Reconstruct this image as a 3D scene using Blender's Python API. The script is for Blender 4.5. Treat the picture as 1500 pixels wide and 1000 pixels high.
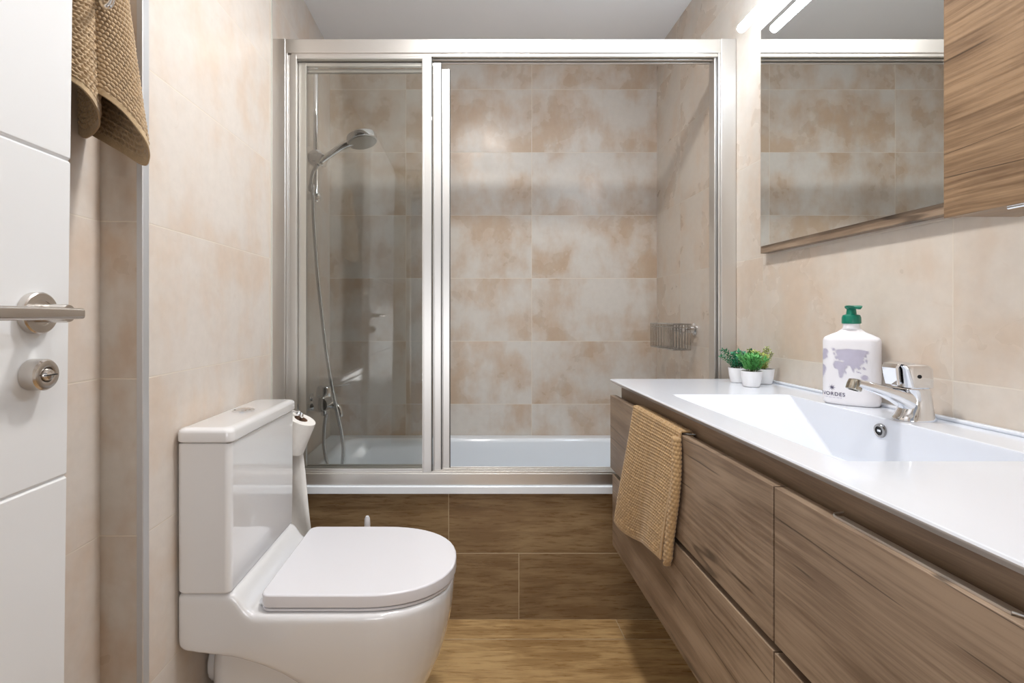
import bpy, bmesh, math, random
from mathutils import Vector, Matrix, Quaternion
random.seed(7)
PI = math.pi
for o in list(bpy.data.objects): bpy.data.objects.remove(o)
SC = bpy.context.scene; COL = SC.collection
EYE = 1.023                 # camera height above the floor; shapes below are written relative to eye height
F, VX, VY = 735.0, 688.0, 463.0
# ---------------- camera, world, exposure, lights ----------------
cam = bpy.data.cameras.new('camera'); co = bpy.data.objects.new('camera', cam); COL.objects.link(co)
co.location = (0, 0, EYE); co.rotation_euler = (PI/2, 0, 0)
cam.sensor_width = 36; cam.lens = F/1500*36
cam.shift_x = (750-VX)/1500; cam.shift_y = -(500-VY)/1500; cam.clip_start = .02
SC.camera = co
SC.view_settings.view_transform = 'Standard'; SC.view_settings.look = 'None'
SC.view_settings.gamma = 1; SC.view_settings.exposure = 0.0; SC.view_settings.use_curve_mapping = False
w = bpy.data.worlds.new('world'); SC.world = w; w.use_nodes = True
w.node_tree.nodes['Background'].inputs[0].default_value = (.86, .90, 1, 1)
w.node_tree.nodes['Background'].inputs[1].default_value = 0.35
def area(name, loc, size, energy, col, rot=(0,0,0), sy=None, shape='DISK'):
    l = bpy.data.lights.new(name, 'AREA'); l.energy = energy; l.color = col; l.size = size
    l.shape = shape
    if sy: l.shape = 'RECTANGLE'; l.size_y = sy
    o = bpy.data.objects.new(name, l); COL.objects.link(o); o.location = (loc[0], loc[1], loc[2]+EYE); o.rotation_euler = rot
    return o
CEIL = 1.27
WARM = (1, .97, .945)
SPOTS = [(.10, 1.05), (.10, .25), (.10, -.45)]
area('downlight_lamp', (SPOTS[0][0], SPOTS[0][1], CEIL-.02), .16, 15, WARM)
area('downlight_lamp', (SPOTS[1][0], SPOTS[1][1], CEIL-.02), .16, 5, WARM)
area('downlight_lamp', (SPOTS[2][0], SPOTS[2][1], CEIL-.02), .16, 2.5, WARM)
area('added_fill_light', (0, -1.6, -.25), .9, 13, (.98, .98, 1), rot=(math.radians(128), 0, 0), sy=.9)  # added ambient fill behind the camera, tilted up to brighten the ceiling

# ---------------- helpers ----------------
def lin(c):
    c = c/255.0
    return c/12.92 if c <= .04045 else ((c+.055)/1.055)**2.4
def rgb(r, g, b): return (lin(r), lin(g), lin(b), 1)
def P(px, py, Y): return Vector(((px-VX)*Y/F, Y, (VY-py)*Y/F))

class NT:
    def __init__(s, name):
        s.m = bpy.data.materials.new(name); s.m.use_nodes = True; s.t = s.m.node_tree
        s.b = s.t.nodes['Principled BSDF']
    def n(s, typ, **kw):
        nd = s.t.nodes.new(typ)
        for k, v in kw.items(): setattr(nd, k, v)
        return nd
    def put(s, sock, v):
        if isinstance(v, bpy.types.NodeSocket): s.t.links.new(v, sock)
        elif v is not None: sock.default_value = v
    def math(s, op, a, b=None, c=None):
        nd = s.n('ShaderNodeMath', operation=op); s.put(nd.inputs[0], a)
        if b is not None: s.put(nd.inputs[1], b)
        if c is not None: s.put(nd.inputs[2], c)
        return nd.outputs[0]
    def mix(s, f, a, b, blend='MIX'):
        nd = s.n('ShaderNodeMix', data_type='RGBA', blend_type=blend)
        s.put(nd.inputs[0], f); s.put(nd.inputs[6], a); s.put(nd.inputs[7], b); return nd.outputs[2]
    def xyz(s, x, y, z):
        nd = s.n('ShaderNodeCombineXYZ'); s.put(nd.inputs[0], x); s.put(nd.inputs[1], y); s.put(nd.inputs[2], z); return nd.outputs[0]
    def coords(s):
        tc = s.n('ShaderNodeTexCoord'); sp = s.n('ShaderNodeSeparateXYZ'); s.t.links.new(tc.outputs['Object'], sp.inputs[0])
        return tc.outputs['Object'], sp.outputs
    def noise(s, v, sc, det=3, rough=.5, dist=0):
        nd = s.n('ShaderNodeTexNoise'); s.put(nd.inputs['Vector'], v)
        nd.inputs['Scale'].default_value = sc; nd.inputs['Detail'].default_value = det
        nd.inputs['Roughness'].default_value = rough; nd.inputs['Distortion'].default_value = dist
        return nd.outputs[0]
    def ramp(s, f, a, b, c0=0, c1=1):
        nd = s.n('ShaderNodeMapRange', interpolation_type='SMOOTHSTEP'); s.put(nd.inputs[0], f)
        nd.inputs[1].default_value = a; nd.inputs[2].default_value = b; nd.inputs[3].default_value = c0; nd.inputs[4].default_value = c1
        return nd.outputs[0]
    def bump(s, h, strength=.3, dist=.002):
        nd = s.n('ShaderNodeBump'); nd.inputs['Strength'].default_value = strength; nd.inputs['Distance'].default_value = dist
        s.put(nd.inputs['Height'], h); s.t.links.new(nd.outputs[0], s.b.inputs['Normal'])
    def set(s, **kw):
        for k, v in kw.items(): s.put(s.b.inputs[k.replace('_', ' ')], v)
        return s.m

def simple(name, col, rough=.5, metal=0, var=0, coat=0, vs=8, emis=None, es=0, rvar=0):
    q = NT(name); c, sp = q.coords()
    if var:
        n = q.noise(c, vs, 3)
        dark = tuple(x*(1-var) for x in col[:3])+(1,)
        q.put(q.b.inputs['Base Color'], q.mix(q.ramp(n, .35, .65), dark, col))
    else: q.b.inputs['Base Color'].default_value = col
    if rvar: q.put(q.b.inputs['Roughness'], q.ramp(q.noise(c, 30, 2), .3, .7, rough, rough+rvar))
    else: q.b.inputs['Roughness'].default_value = rough
    q.b.inputs['Metallic'].default_value = metal
    if coat: q.b.inputs['Coat Weight'].default_value = coat; q.b.inputs['Coat Roughness'].default_value = .04
    if emis: q.b.inputs['Emission Color'].default_value = emis; q.b.inputs['Emission Strength'].default_value = es
    return q.m

def tile_mat(name, ua, u0, seed=0., c_warm=rgb(188,166,144), c_cool=rgb(204,198,190), grout=rgb(216,206,192), rough=.24, bias=0.):
    q = NT(name); c, sp = q.coords()
    u = sp['XYZ'.index(ua)]; v = sp[2]
    cu = q.math('DIVIDE', q.math('SUBTRACT', u, u0), .6); cv = q.math('DIVIDE', q.math('SUBTRACT', v, .181), .3)
    fu = q.math('FLOOR', cu); fv = q.math('FLOOR', cv)
    du = q.math('MULTIPLY', q.math('PINGPONG', cu, .5), .6); dv = q.math('MULTIPLY', q.math('PINGPONG', cv, .5), .3)
    d = q.math('MINIMUM', du, dv)
    g = q.ramp(d, .0009, .0016, 1, 0)
    wn = q.n('ShaderNodeTexWhiteNoise', noise_dimensions='2D'); q.put(wn.inputs['Vector'], q.xyz(q.math('ADD', fu, seed), fv, 0))
    off = q.math('MULTIPLY', wn.outputs['Value'], 7.0)
    vec = q.xyz(q.math('ADD', u, off), q.math('ADD', v, off), seed)
    n1 = q.noise(vec, 4.6, 4, .52, .12)
    n2 = q.noise(q.xyz(q.math('MULTIPLY', q.math('ADD', u, off), 2.2), v, seed+3), 6, 4, .55, .1)   # brushed streaks
    n3 = q.noise(vec, 38, 4, .6)
    f = q.math('ADD', q.math('MULTIPLY', n1, .62), q.math('MULTIPLY', n2, .38))
    f = q.ramp(f, .37+bias, .61+bias)
    col = q.mix(f, c_warm, c_cool)
    fm = q.math('ADD', q.math('MULTIPLY', n3, .16), .92)
    cmul = q.n('ShaderNodeVectorMath', operation='SCALE'); q.put(cmul.inputs[0], col); q.put(cmul.inputs['Scale'], fm)
    spk = q.noise(q.xyz(u, v, seed+9), 20, 6, .7, .8); ds = q.ramp(spk, .60, .72, 0, .12)
    col = q.mix(ds, cmul.outputs[0], rgb(176,150,124))
    col = q.mix(g, col, grout)
    q.put(q.b.inputs['Base Color'], col)
    q.put(q.b.inputs['Roughness'], q.ramp(n1, .3, .7, rough, rough+.14))
    q.bump(q.math('ADD', q.math('MULTIPLY', g, -1.0), q.math('MULTIPLY', n3, .12)), .35, .0012)
    return q.m

def plank_mat(name, ra, r0, a0, b0, L=.9, W=.2235, dark=rgb(120,92,62), light=rgb(160,130,92), rough=.32):
    """wood-look porcelain planks running along X, rows across axis ra"""
    q = NT(name); c, sp = q.coords()
    v = sp['XYZ'.index(ra)]; u = sp[0]
    cv = q.math('DIVIDE', q.math('SUBTRACT', v, r0), W); fv = q.math('FLOOR', cv)
    uo = q.math('ADD', a0, q.math('MULTIPLY', fv, b0))
    cu = q.math('DIVIDE', q.math('SUBTRACT', u, uo), L); fu = q.math('FLOOR', cu)
    du = q.math('MULTIPLY', q.math('PINGPONG', cu, .5), L); dv = q.math('MULTIPLY', q.math('PINGPONG', cv, .5), W)
    g = q.ramp(q.math('MINIMUM', du, dv), .0008, .0015, 1, 0)
    wn = q.n('ShaderNodeTexWhiteNoise', noise_dimensions='2D'); q.put(wn.inputs['Vector'], q.xyz(fu, fv, 0)); r = wn.outputs['Value']
    off = q.math('MULTIPLY', r, 9.)
    vec = q.xyz(q.math('MULTIPLY', q.math('ADD', u, off), .16), q.math('ADD', v, off), off)
    n1 = q.noise(vec, 34, 6, .66, .5)
    n2 = q.noise(q.xyz(q.math('MULTIPLY', q.math('ADD', u, off), .10), q.math('ADD', v, off), 4.), 120, 3, .6, .3)
    n4 = q.noise(q.xyz(u, v, off), 4, 3, .5)
    f = q.math('ADD', q.math('ADD', q.math('MULTIPLY', n1, .5), q.math('MULTIPLY', n2, .25)), q.math('MULTIPLY', n4, .25))
    col = q.mix(q.ramp(f, .41, .60), dark, light)
    col = q.mix(q.math('MULTIPLY', r, .22), col, rgb(110,86,60))
    col = q.mix(g, col, rgb(196,178,150))
    q.put(q.b.inputs['Base Color'], col); q.put(q.b.inputs['Roughness'], q.ramp(n2, .3, .7, rough-.07, rough+.10))
    q.bump(q.math('SUBTRACT', q.math('MULTIPLY', n2, .3), g), .35, .001)
    return q.m

def wood_mat(name, dark, light, ga='Y', va='Z', crack=True, rough=.42, seed=0., slope=0.):
    """laminate wood; grain runs along ga"""
    q = NT(name); c, sp = q.coords()
    u = sp['XYZ'.index(ga)]; v = sp['XYZ'.index(va)]; t = sp['XYZ'.index(({'X','Y','Z'}-{ga,va}).pop())]
    v = q.math('ADD', v, q.math('MULTIPLY', u, slope))
    wob = q.noise(q.xyz(u, v, seed), 3.0, 2, .5); v2 = q.math('ADD', v, q.math('MULTIPLY', wob, .025))
    vec = q.xyz(q.math('MULTIPLY', u, .12), v2, q.math('ADD', t, seed))
    n1 = q.noise(vec, 22, 6, .62, .25)
    n2 = q.noise(q.xyz(q.math('MULTIPLY', u, .035), v2, seed+5), 170, 4, .65, .1)
    n3 = q.noise(q.xyz(q.math('MULTIPLY', u, .5), v, seed+11), 9, 3, .5)
    f = q.math('ADD', q.math('ADD', q.math('MULTIPLY', n1, .42), q.math('MULTIPLY', n2, .38)), q.math('MULTIPLY', n3, .20))
    col = q.mix(q.ramp(f, .38, .62), dark, light)
    if crack:
        k = q.noise(q.xyz(q.math('MULTIPLY', u, .05), v2, seed+21), 16, 1, .4, .05)
        kk = q.ramp(q.math('ABSOLUTE', q.math('SUBTRACT', k, .5)), .0015, .0110, 1, 0)
        br = q.ramp(q.noise(q.xyz(q.math('MULTIPLY', u, .6), v, seed+31), 7, 2), .44, .52)
        kk = q.math('MULTIPLY', q.math('MULTIPLY', kk, br), .75)
        col = q.mix(kk, col, tuple(x*.28 for x in dark[:3])+(1,))
    q.put(q.b.inputs['Base Color'], col); q.put(q.b.inputs['Roughness'], q.ramp(n2, .3, .7, rough-.08, rough+.1))
    q.bump(n2, .12, .0008)
    return q.m

def cloth_mat(name, col):
    q = NT(name); c, sp = q.coords()
    n = q.noise(c, 900, 2); n2 = q.noise(c, 60, 3)
    f = q.math('ADD', q.math('MULTIPLY', n, .6), q.math('MULTIPLY', n2, .4))
    q.put(q.b.inputs['Base Color'], q.mix(q.ramp(f, .35, .65), tuple(x*.72 for x in col[:3])+(1,), col))
    q.b.inputs['Roughness'].default_value = .95; q.b.inputs['Sheen Weight'].default_value = .25
    q.bump(n, .5, .0006); return q.m

def glass_mat(name, tint=(.90,.94,.91,1), refl=1.0):
    q = NT(name); t = q.t; t.nodes.remove(q.b)
    out = t.nodes['Material Output']
    tr = q.n('ShaderNodeBsdfTransparent'); tr.inputs[0].default_value = tint
    gl = q.n('ShaderNodeBsdfGlossy'); gl.inputs['Roughness'].default_value = .012; gl.inputs[0].default_value = (1,1,1,1)
    fr = q.n('ShaderNodeFresnel'); fr.inputs[0].default_value = 1.52
    f = q.math('MULTIPLY', fr.outputs[0], refl)
    mx = q.n('ShaderNodeMixShader'); q.put(mx.inputs[0], f); t.links.new(tr.outputs[0], mx.inputs[1]); t.links.new(gl.outputs[0], mx.inputs[2])
    t.links.new(mx.outputs[0], out.inputs['Surface']); return q.m

def brushed(name, col, rough=.28, ax='Z', aniso=0):
    q = NT(name); c, sp = q.coords()
    s = {'X': (.02,1,1), 'Y': (1,.02,1), 'Z': (1,1,.02)}[ax]
    v = q.xyz(*[q.math('MULTIPLY', sp[i], s[i]) for i in range(3)])
    n = q.noise(v, 1500, 1)
    q.put(q.b.inputs['Base Color'], q.mix(n, tuple(x*.96 for x in col[:3])+(1,), col))
    q.b.inputs['Metallic'].default_value = 1
    q.put(q.b.inputs['Roughness'], q.ramp(n, .3, .7, rough-.02, rough+.02)); return q.m

M = {}
M['tile_back'] = tile_mat('beige stone-look tile, back', 'X', .296, 1.)
M['tile_right'] = tile_mat('beige stone-look tile, right', 'Y', .927, 12., c_warm=rgb(206,188,170), c_cool=rgb(210,201,190), bias=-.02)
M['tile_left'] = tile_mat('beige stone-look tile, left', 'Y', .966, 23., c_warm=rgb(208,191,175), c_cool=rgb(212,204,196), bias=-.03, rough=.36)
M['tile_return'] = tile_mat('beige stone-look tile, return', 'X', -.30, 31.)
M['ceiling'] = simple('ceiling paint', rgb(247,248,250), .8, var=.02, vs=3)
M['paint'] = simple('white wall paint', rgb(226,222,214), .7, var=.03, vs=3)
M['floor'] = plank_mat('wood-look floor planks', 'Y', 1.59, .493, -.25, dark=rgb(158,124,80), light=rgb(202,168,118))
M['apron'] = plank_mat('wood-look bath apron planks', 'Z', -1.023, .166, -.237, dark=rgb(126,100,70), light=rgb(158,134,100))
M['wood'] = wood_mat('grey-brown oak laminate', rgb(118,98,80), rgb(164,143,122), seed=2., slope=.0)
M['wood_dark'] = wood_mat('grey-brown oak laminate rail', rgb(120,98,78), rgb(158,134,110), seed=8., crack=False)
M['wood_warm'] = wood_mat('warm oak laminate', rgb(108,84,62), rgb(158,130,100), seed=5., slope=-.02)
M['wood_x'] = wood_mat('grey-brown oak laminate edge', rgb(120,98,78), rgb(160,136,110), ga='X', seed=4., crack=False)
M['ceramic'] = simple('white glazed ceramic', rgb(228,228,229), .08, var=.01, coat=1, vs=3)
M['seat'] = simple('white seat plastic', rgb(226,225,229), .22, var=.012, vs=4)
M['basin'] = simple('white mineral washbasin', rgb(220,224,232), .16, var=.012, coat=.4, vs=3)
M['tub'] = simple('white bath enamel', rgb(234,240,246), .12, var=.012, coat=.5, vs=3)
M['chrome'] = simple('chrome', (.84,.85,.87,1), .08, 1, var=.05, vs=20)
M['chrome_dark'] = simple('dark chrome', (.35,.34,.33,1), .2, 1, var=.1, vs=20)
M['nickel'] = brushed('brushed nickel', (.66,.62,.58,1), .24, 'Y')
M['alu'] = brushed('satin aluminium', (.74,.73,.71,1), .36, 'Z')
M['alu_x'] = brushed('satin aluminium rail', (.76,.74,.71,1), .36, 'X')
M['trim'] = simple('anodised corner profile', (.62,.63,.65,1), .5, .7, var=.02)
M['alu_dark'] = simple('grey rubber seal', rgb(70,70,68), .6, var=.1)
M['seal'] = simple('pale plastic seal', rgb(200,200,190), .4, var=.05)
M['glass'] = glass_mat('shower glass', (.984,.985,.974,1), .6)
M['mirror'] = simple('mirror silvering', (.86,.88,.87,1), .012, 1, var=.01, vs=2)
M['door'] = simple('white lacquered door', rgb(224,225,226), .35, var=.01, vs=2)
M['towel'] = cloth_mat('sand brown waffle cotton', rgb(190,164,130))
M['towel2'] = cloth_mat('ochre waffle cotton', rgb(192,158,112))
M['hem'] = cloth_mat('sand brown cotton hem', rgb(190,164,128))
M['paper'] = simple('toilet tissue', rgb(232,229,224), .9, var=.04, vs=60)
M['card'] = simple('brown cardboard core', rgb(142,112,92), .9, var=.1, vs=40)
M['white_pl'] = simple('white plastic', rgb(235,234,238), .3, var=.015)
M['pot'] = simple('white glazed pot', rgb(238,238,240), .3, var=.02, vs=30)
M['soil'] = simple('dark potting soil', rgb(70,62,44), .95, var=.4, vs=120)
M['leaf_dark'] = simple('deep green leaf', rgb(52,146,104), .45, var=.45, vs=90)
M['leaf_mid'] = simple('fresh green leaf', rgb(116,196,112), .45, var=.40, vs=90)
M['leaf_yel'] = simple('yellow green leaf', rgb(184,198,104), .45, var=.40, vs=90)
M['stem'] = simple('plant stem', rgb(86,110,52), .6, var=.2, vs=60)
M['pump'] = simple('emerald green plastic', rgb(0,120,96), .28, var=.15, vs=40)
M['print'] = simple('lilac grey print', rgb(188,184,202), .4, var=.05, vs=60)
M['ink'] = simple('dark violet print', rgb(66,56,92), .5, var=.05, vs=60)
M['led'] = simple('led diffuser', (1,1,1,1), .4, emis=(.74,.87,1,1), es=78)
M['downlight'] = simple('downlight diffuser', (1,1,1,1), .4, emis=(1,.92,.82,1), es=5)
M['black'] = simple('black recess', rgb(16,16,18), .5, var=.1)
M['rubber_grey'] = simple('grey waste pipe', rgb(120,116,110), .5, var=.05)

# --- object helpers
OFF = {}
def empty(name, loc, label, cat, group=None, rot=(0,0,0)):
    o = bpy.data.objects.new(name, None); COL.objects.link(o); o.empty_display_size = .05
    o.location = (loc[0], loc[1], loc[2]+EYE); o.rotation_euler = rot; OFF[o.name] = Vector(loc); tag(o, label, cat, group); return o
def tag(o, label=None, cat=None, group=None, kind=None):
    if label: o['label'] = label
    if cat: o['category'] = cat
    if group: o['group'] = group
    if kind: o['kind'] = kind
    return o
def link(name, bm, mats, parent=None, smooth=True, bevel=0, seg=3, origin=None, autos=35):
    bmesh.ops.remove_doubles(bm, verts=bm.verts, dist=1e-6)
    me = bpy.data.meshes.new(name)
    if not isinstance(mats, (list, tuple)): mats = [mats]
    if parent is not None: off = OFF[parent.name]
    else: off = Vector(origin) if origin is not None else Vector((0,0,0))
    bmesh.ops.translate(bm, verts=bm.verts, vec=-off)
    bm.normal_update(); bm.to_mesh(me); bm.free()
    for m in mats: me.materials.append(m)
    o = bpy.data.objects.new(name, me); COL.objects.link(o)
    if parent is not None:
        o.parent = parent; OFF[o.name] = OFF[parent.name]
    else:
        o.location = (off[0], off[1], off[2]+EYE); OFF[o.name] = off
    if bevel:
        b = o.modifiers.new('bevel', 'BEVEL'); b.width = bevel; b.segments = seg; b.limit_method = 'ANGLE'; b.angle_limit = math.radians(30)
        b.harden_normals = False
    if smooth:
        wn_ = o.modifiers.new('wn', 'WEIGHTED_NORMAL'); wn_.keep_sharp = True; wn_.weight = 80
        for p in me.polygons: p.use_smooth = True
        try:
            me.set_sharp_from_angle(angle=math.radians(autos))
        except Exception: pass
    return o
def BM(): return bmesh.new()
def box(bm, x0, x1, y0, y1, z0, z1, mi=0, mat=None):
    vs = [bm.verts.new((x, y, z)) for x in (x0, x1) for y in (y0, y1) for z in (z0, z1)]
    fs = [(0,1,3,2),(4,6,7,5),(0,4,5,1),(2,3,7,6),(0,2,6,4),(1,5,7,3)]
    out = []
    for f in fs:
        fc = bm.faces.new([vs[i] for i in f]); fc.material_index = mi; out.append(fc)
    if mat is not None: bmesh.ops.transform(bm, matrix=mat, verts=vs)
    return out
def loft(bm, rings, closed=True, cap0=True, cap1=True, mi=0):
    R = [[bm.verts.new(p) for p in r] for r in rings]
    n = len(R[0])
    for a, b in zip(R[:-1], R[1:]):
        for i in range(n if closed else n-1):
            j = (i+1) % n
            f = bm.faces.new((a[i], a[j], b[j], b[i])); f.material_index = mi
    if closed and cap0: bm.faces.new(list(reversed(R[0]))).material_index = mi
    if closed and cap1: bm.faces.new(R[-1]).material_index = mi
    return R
def frame(t, up=None):
    t = t.normalized()
    a = up if up is not None else (Vector((0,0,1)) if abs(t.z) < .9 else Vector((1,0,0)))
    n = (a - t*a.dot(t)).normalized(); return n, t.cross(n)
def catmull(pts, per=8):
    pts = [Vector(p) for p in pts]; out = []
    for i in range(len(pts)-1):
        p0 = pts[max(i-1,0)]; p1 = pts[i]; p2 = pts[i+1]; p3 = pts[min(i+2, len(pts)-1)]
        for k in range(per):
            t = k/per
            out.append(.5*((2*p1)+(p2-p0)*t+(2*p0-5*p1+4*p2-p3)*t*t+(3*p1-p0-3*p2+p3)*t**3))
    out.append(pts[-1]); return out
def tube(bm, pts, r, n=12, mi=0, smooth_path=0, rfun=None):
    pts = [Vector(p) for p in pts]
    if isinstance(r, (list, tuple)):
        rl = list(r)
        def rfun(t, rl=rl):
            x = t*(len(rl)-1); i = min(int(x), len(rl)-2); return rl[i]+(rl[i+1]-rl[i])*(x-i)
    if smooth_path: pts = catmull(pts, smooth_path)
    rings = []; nrm = None
    for i, p in enumerate(pts):
        t = (pts[min(i+1, len(pts)-1)]-pts[max(i-1, 0)]).normalized()
        if nrm is None: nrm, _ = frame(t)
        nrm = (nrm-t*nrm.dot(t)).normalized(); bn = t.cross(nrm)
        rr = rfun(i/(len(pts)-1)) if rfun else r
        rings.append([p+nrm*math.cos(2*PI*k/n)*rr+bn*math.sin(2*PI*k/n)*rr for k in range(n)])
    return loft(bm, rings, mi=mi)
def lathe(bm, prof, c=(0,0,0), axis=(0,0,1), n=32, mi=0, sx=1, sy=1, up=None):
    """prof: list of (radius, height)"""
    ax = Vector(axis).normalized(); a, b = frame(ax, up); c = Vector(c); rings = []
    for r, h in prof:
        r = max(r, 1e-5)
        rings.append([c+ax*h+a*math.cos(2*PI*k/n)*r*sx+b*math.sin(2*PI*k/n)*r*sy for k in range(n)])
    return loft(bm, rings, mi=mi)
def prism(bm, poly, axis, a0, a1, mi=0):
    """poly in the plane of the other two axes"""
    def pt(p, a):
        return {'X': (a, p[0], p[1]), 'Y': (p[0], a, p[1]), 'Z': (p[0], p[1], a)}[axis]
    return loft(bm, [[pt(p, a0) for p in poly], [pt(p, a1) for p in poly]], mi=mi)
def fixn(bm): bmesh.ops.recalc_face_normals(bm, faces=bm.faces)

def struct(name, bm, m, bevel=0):
    fixn(bm); o = link(name, bm, m, bevel=bevel, smooth=False); o['kind'] = 'structure'; return o

# ---------------- the room ----------------
FL = -EYE
XR, XL, XA, XN = .893, -.6255, -.667, -.706     # right wall, left wall, alcove left wall, left wall nearest the door
YB, YC, YE, YF = 2.394, .966, 1.583, -.95       # back wall, step corner, end of the left pier, wall behind the camera
T = .1
b = BM(); box(b, XN-T, XR+T, YF-T, YB+T, FL-T, FL); struct('floor', b, M['floor'])
b = BM(); box(b, XN-T, XR+T, YF-T, YB+T, CEIL, CEIL+T); struct('ceiling', b, M['ceiling'])
b = BM(); box(b, XA-T, XR+T, YB, YB+T, FL, CEIL); struct('wall_back', b, M['tile_back'])
b = BM(); box(b, XR, XR+T, YF-T, YB, FL, CEIL); struct('wall_right', b, M['tile_right'])
b = BM(); box(b, XN-T, XN, YF-T, YC, FL, CEIL); struct('wall_left', b, M['tile_left'])
b = BM(); box(b, XN-T, XL, YC+.001, YE, FL, CEIL); box(b, XN-T, XA, YE, YB, FL, CEIL)
o = struct('wall_left_pier', b, M['tile_left'])
b = BM(); box(b, XN, XL-.0095, YC-.008, YC+.001, FL, CEIL); struct('wall_return', b, M['tile_return'])
b = BM()   # wall behind the camera with the open doorway
box(b, XN, -.52, YF-T, YF, FL, CEIL); box(b, .42, XR, YF-T, YF, FL, CEIL); box(b, -.52, .42, YF-T, YF, 1.06, CEIL)
struct('wall_front', b, M['paint'])
b = BM()   # aluminium corner profile on the tiled step
prism(b, [(XL-.0093, YC-.0095), (XL+.0010, YC-.0095), (XL+.0025, YC-.0080), (XL+.0025, YC+.009), (XL+.0004, YC+.009), (XL+.0004, YC+.0008), (XL-.0093, YC+.0008)], 'Z', FL+.001, CEIL-.001)
struct('trim_1', b, M['trim'])
b = BM()
box(b, XL-.008, XL+.0015, YE-.004, YE+.0055, FL+.001, CEIL-.001)
struct('trim_2', b, M['seal'])
AP = 1.6935
b = BM(); box(b, XA, XR, AP, AP+.010, FL, -.5985); struct('wall_apron', b, M['apron'])
for i, (x, y) in enumerate(SPOTS):
    d = empty('ceiling_downlight', (x, y, CEIL), ['round recessed ceiling light nearest the shower', 'round recessed ceiling light over the middle of the room', 'round recessed ceiling light nearest the doorway'][i], 'light')
    b = BM(); lathe(b, [(.085,0),(.085,-.006),(.095,-.006),(.098,-.003),(.098,0)], (x, y, CEIL)); link('rim', b, M['alu'], d)
    b = BM(); lathe(b, [(.083,-.001),(.083,-.004)], (x, y, CEIL)); link('diffuser', b, M['downlight'], d)

# ---------------- bathtub ----------------
def rrect(x0, x1, y0, y1, z, r, n=6):
    out = []
    for cx, cy, a0 in ((x1-r, y1-r, 0), (x0+r, y1-r, 90), (x0+r, y0+r, 180), (x1-r, y0+r, 270)):
        for k in range(n+1):
            a = math.radians(a0+90*k/n); out.append((cx+r*math.cos(a), cy+r*math.sin(a), z))
    return out
b = BM()
TZ = -.5665; x0, x1, y0, y1 = XA+.002, XR-.002, 1.672, YB-.002
rings = [rrect(x0+.004, x1-.004, y0+.02, y1-.004, TZ-.03, .01), rrect(x0, x1, y0, y1, TZ-.025, .012), rrect(x0, x1, y0, y1, TZ-.004, .012), rrect(x0+.004, x1-.004, y0+.004, y1-.004, TZ, .012),
         rrect(x0+.075, x1-.075, y0+.075, y1-.055, TZ, .10), rrect(x0+.088, x1-.083, y0+.083, y1-.063, TZ-.006, .10), rrect(x0+.098, x1-.09, y0+.09, y1-.07, TZ-.02, .10),
         rrect(x0+.17, x1-.12, y0+.11, y1-.09, TZ-.28, .11), rrect(x0+.20, x1-.14, y0+.125, y1-.105, TZ-.34, .11), rrect(x0+.25, x1-.18, y0+.16, y1-.14, TZ-.36, .11)]
loft(b, rings, cap0=False)
t = link('bathtub', b, M['tub'], origin=(0, 2.0, FL), autos=50); tag(t, 'white built-in bathtub behind the glass screen', 'bathtub')
b = BM(); lathe(b, [(.03,0),(.03,.003),(.024,.006),(0,.006)], (XA+.34, 2.03, TZ-.358)); link('drain', b, M['chrome'], t)

# ---------------- shower screen ----------------
S = empty('shower_screen', (.1, 1.70, TZ), 'aluminium framed sliding shower screen with glass panels pushed to the left', 'shower screen')
YS = 1.682
b = BM(); box(b, -.6185, .842, YS, YS+.062, .883, .929)
for k in range(3): box(b, -.600, .838, YS+.0005+.02*k+.004, YS+.0185+.02*k-.003, .872-.001*k, .884)
fixn(b); link('header_rail', b, M['alu_x'], S, bevel=.0015)
b = BM(); box(b, -.617, .842, YS, YS+.062, -.5655, -.528)
for k in range(4): box(b, -.6, .84, YS+.004+.0186*k, YS+.0065+.0186*k-.001, -.529, -.522)
fixn(b); link('bottom_rail', b, M['alu_x'], S, bevel=.0012)
b = BM(); box(b, XA+.001, -.618, YS-.003, YS+.068, -.5655, .929); box(b, -.618, -.611, YS+.001, YS+.0045, -.53, .884); fixn(b); link('side_jamb', b, M['alu'], S, bevel=.0015)
b = BM(); box(b, .842, XR-.001, YS-.003, YS+.068, -.5655, .929); box(b, .826, .842, YS+.012, YS+.05, -.53, .884); box(b, .834, .842, YS+.001, YS+.0045, -.53, .884); fixn(b); link('side_jamb', b, M['alu'], S, bevel=.0015)
pan = [(421, 632, YS+.004, 'front'), (437, 646, YS+.0235, 'middle'), (441, 658.5, YS+.043, 'rear')]
for i, (a, c, y, nm) in enumerate(pan):
    yy = y+.002
    X0 = (a-VX)*yy/F; X1 = (c-VX)*yy/F
    zt, zb = (.878, -.524)
    if i == 1: zt = .862
    if i == 2: zt = .850
    b = BM()
    wst = .0310 if i == 0 else .027
    for (p, q_) in ((X0, X0+(wst if i < 2 else .018)), (X1-wst, X1)):
        box(b, p, q_, y, y+.014, zb, zt); box(b, p+.003, p+.006, y-.0016, y, zb+.001, zt-.001)
    box(b, X0+.017, X1-wst, y+.001, y+.013, zb, zb+.012); box(b, X0+.017, X1-wst, y+.001, y+.013, zt-.012, zt)
    if i == 0: box(b, X1-.001, X1+.002, y+.003, y+.006, .66, .672)
    fixn(b); pn = link('sliding_panel', b, M['alu'], S, bevel=.0012)
    b = BM(); box(b, X0+(wst if i < 2 else .018)-.001, X1-wst+.001, y+.0045, y+.0095, zb+.010, zt-.010); fixn(b); g_ = link('glass_pane', b, M['glass'], pn, smooth=False)
    b = BM(); box(b, X1, X1+.0028, y+.005, y+.012, zb+.002, zt-.002); fixn(b); link('rubber_seal', b, M['alu_dark'], pn)

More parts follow.
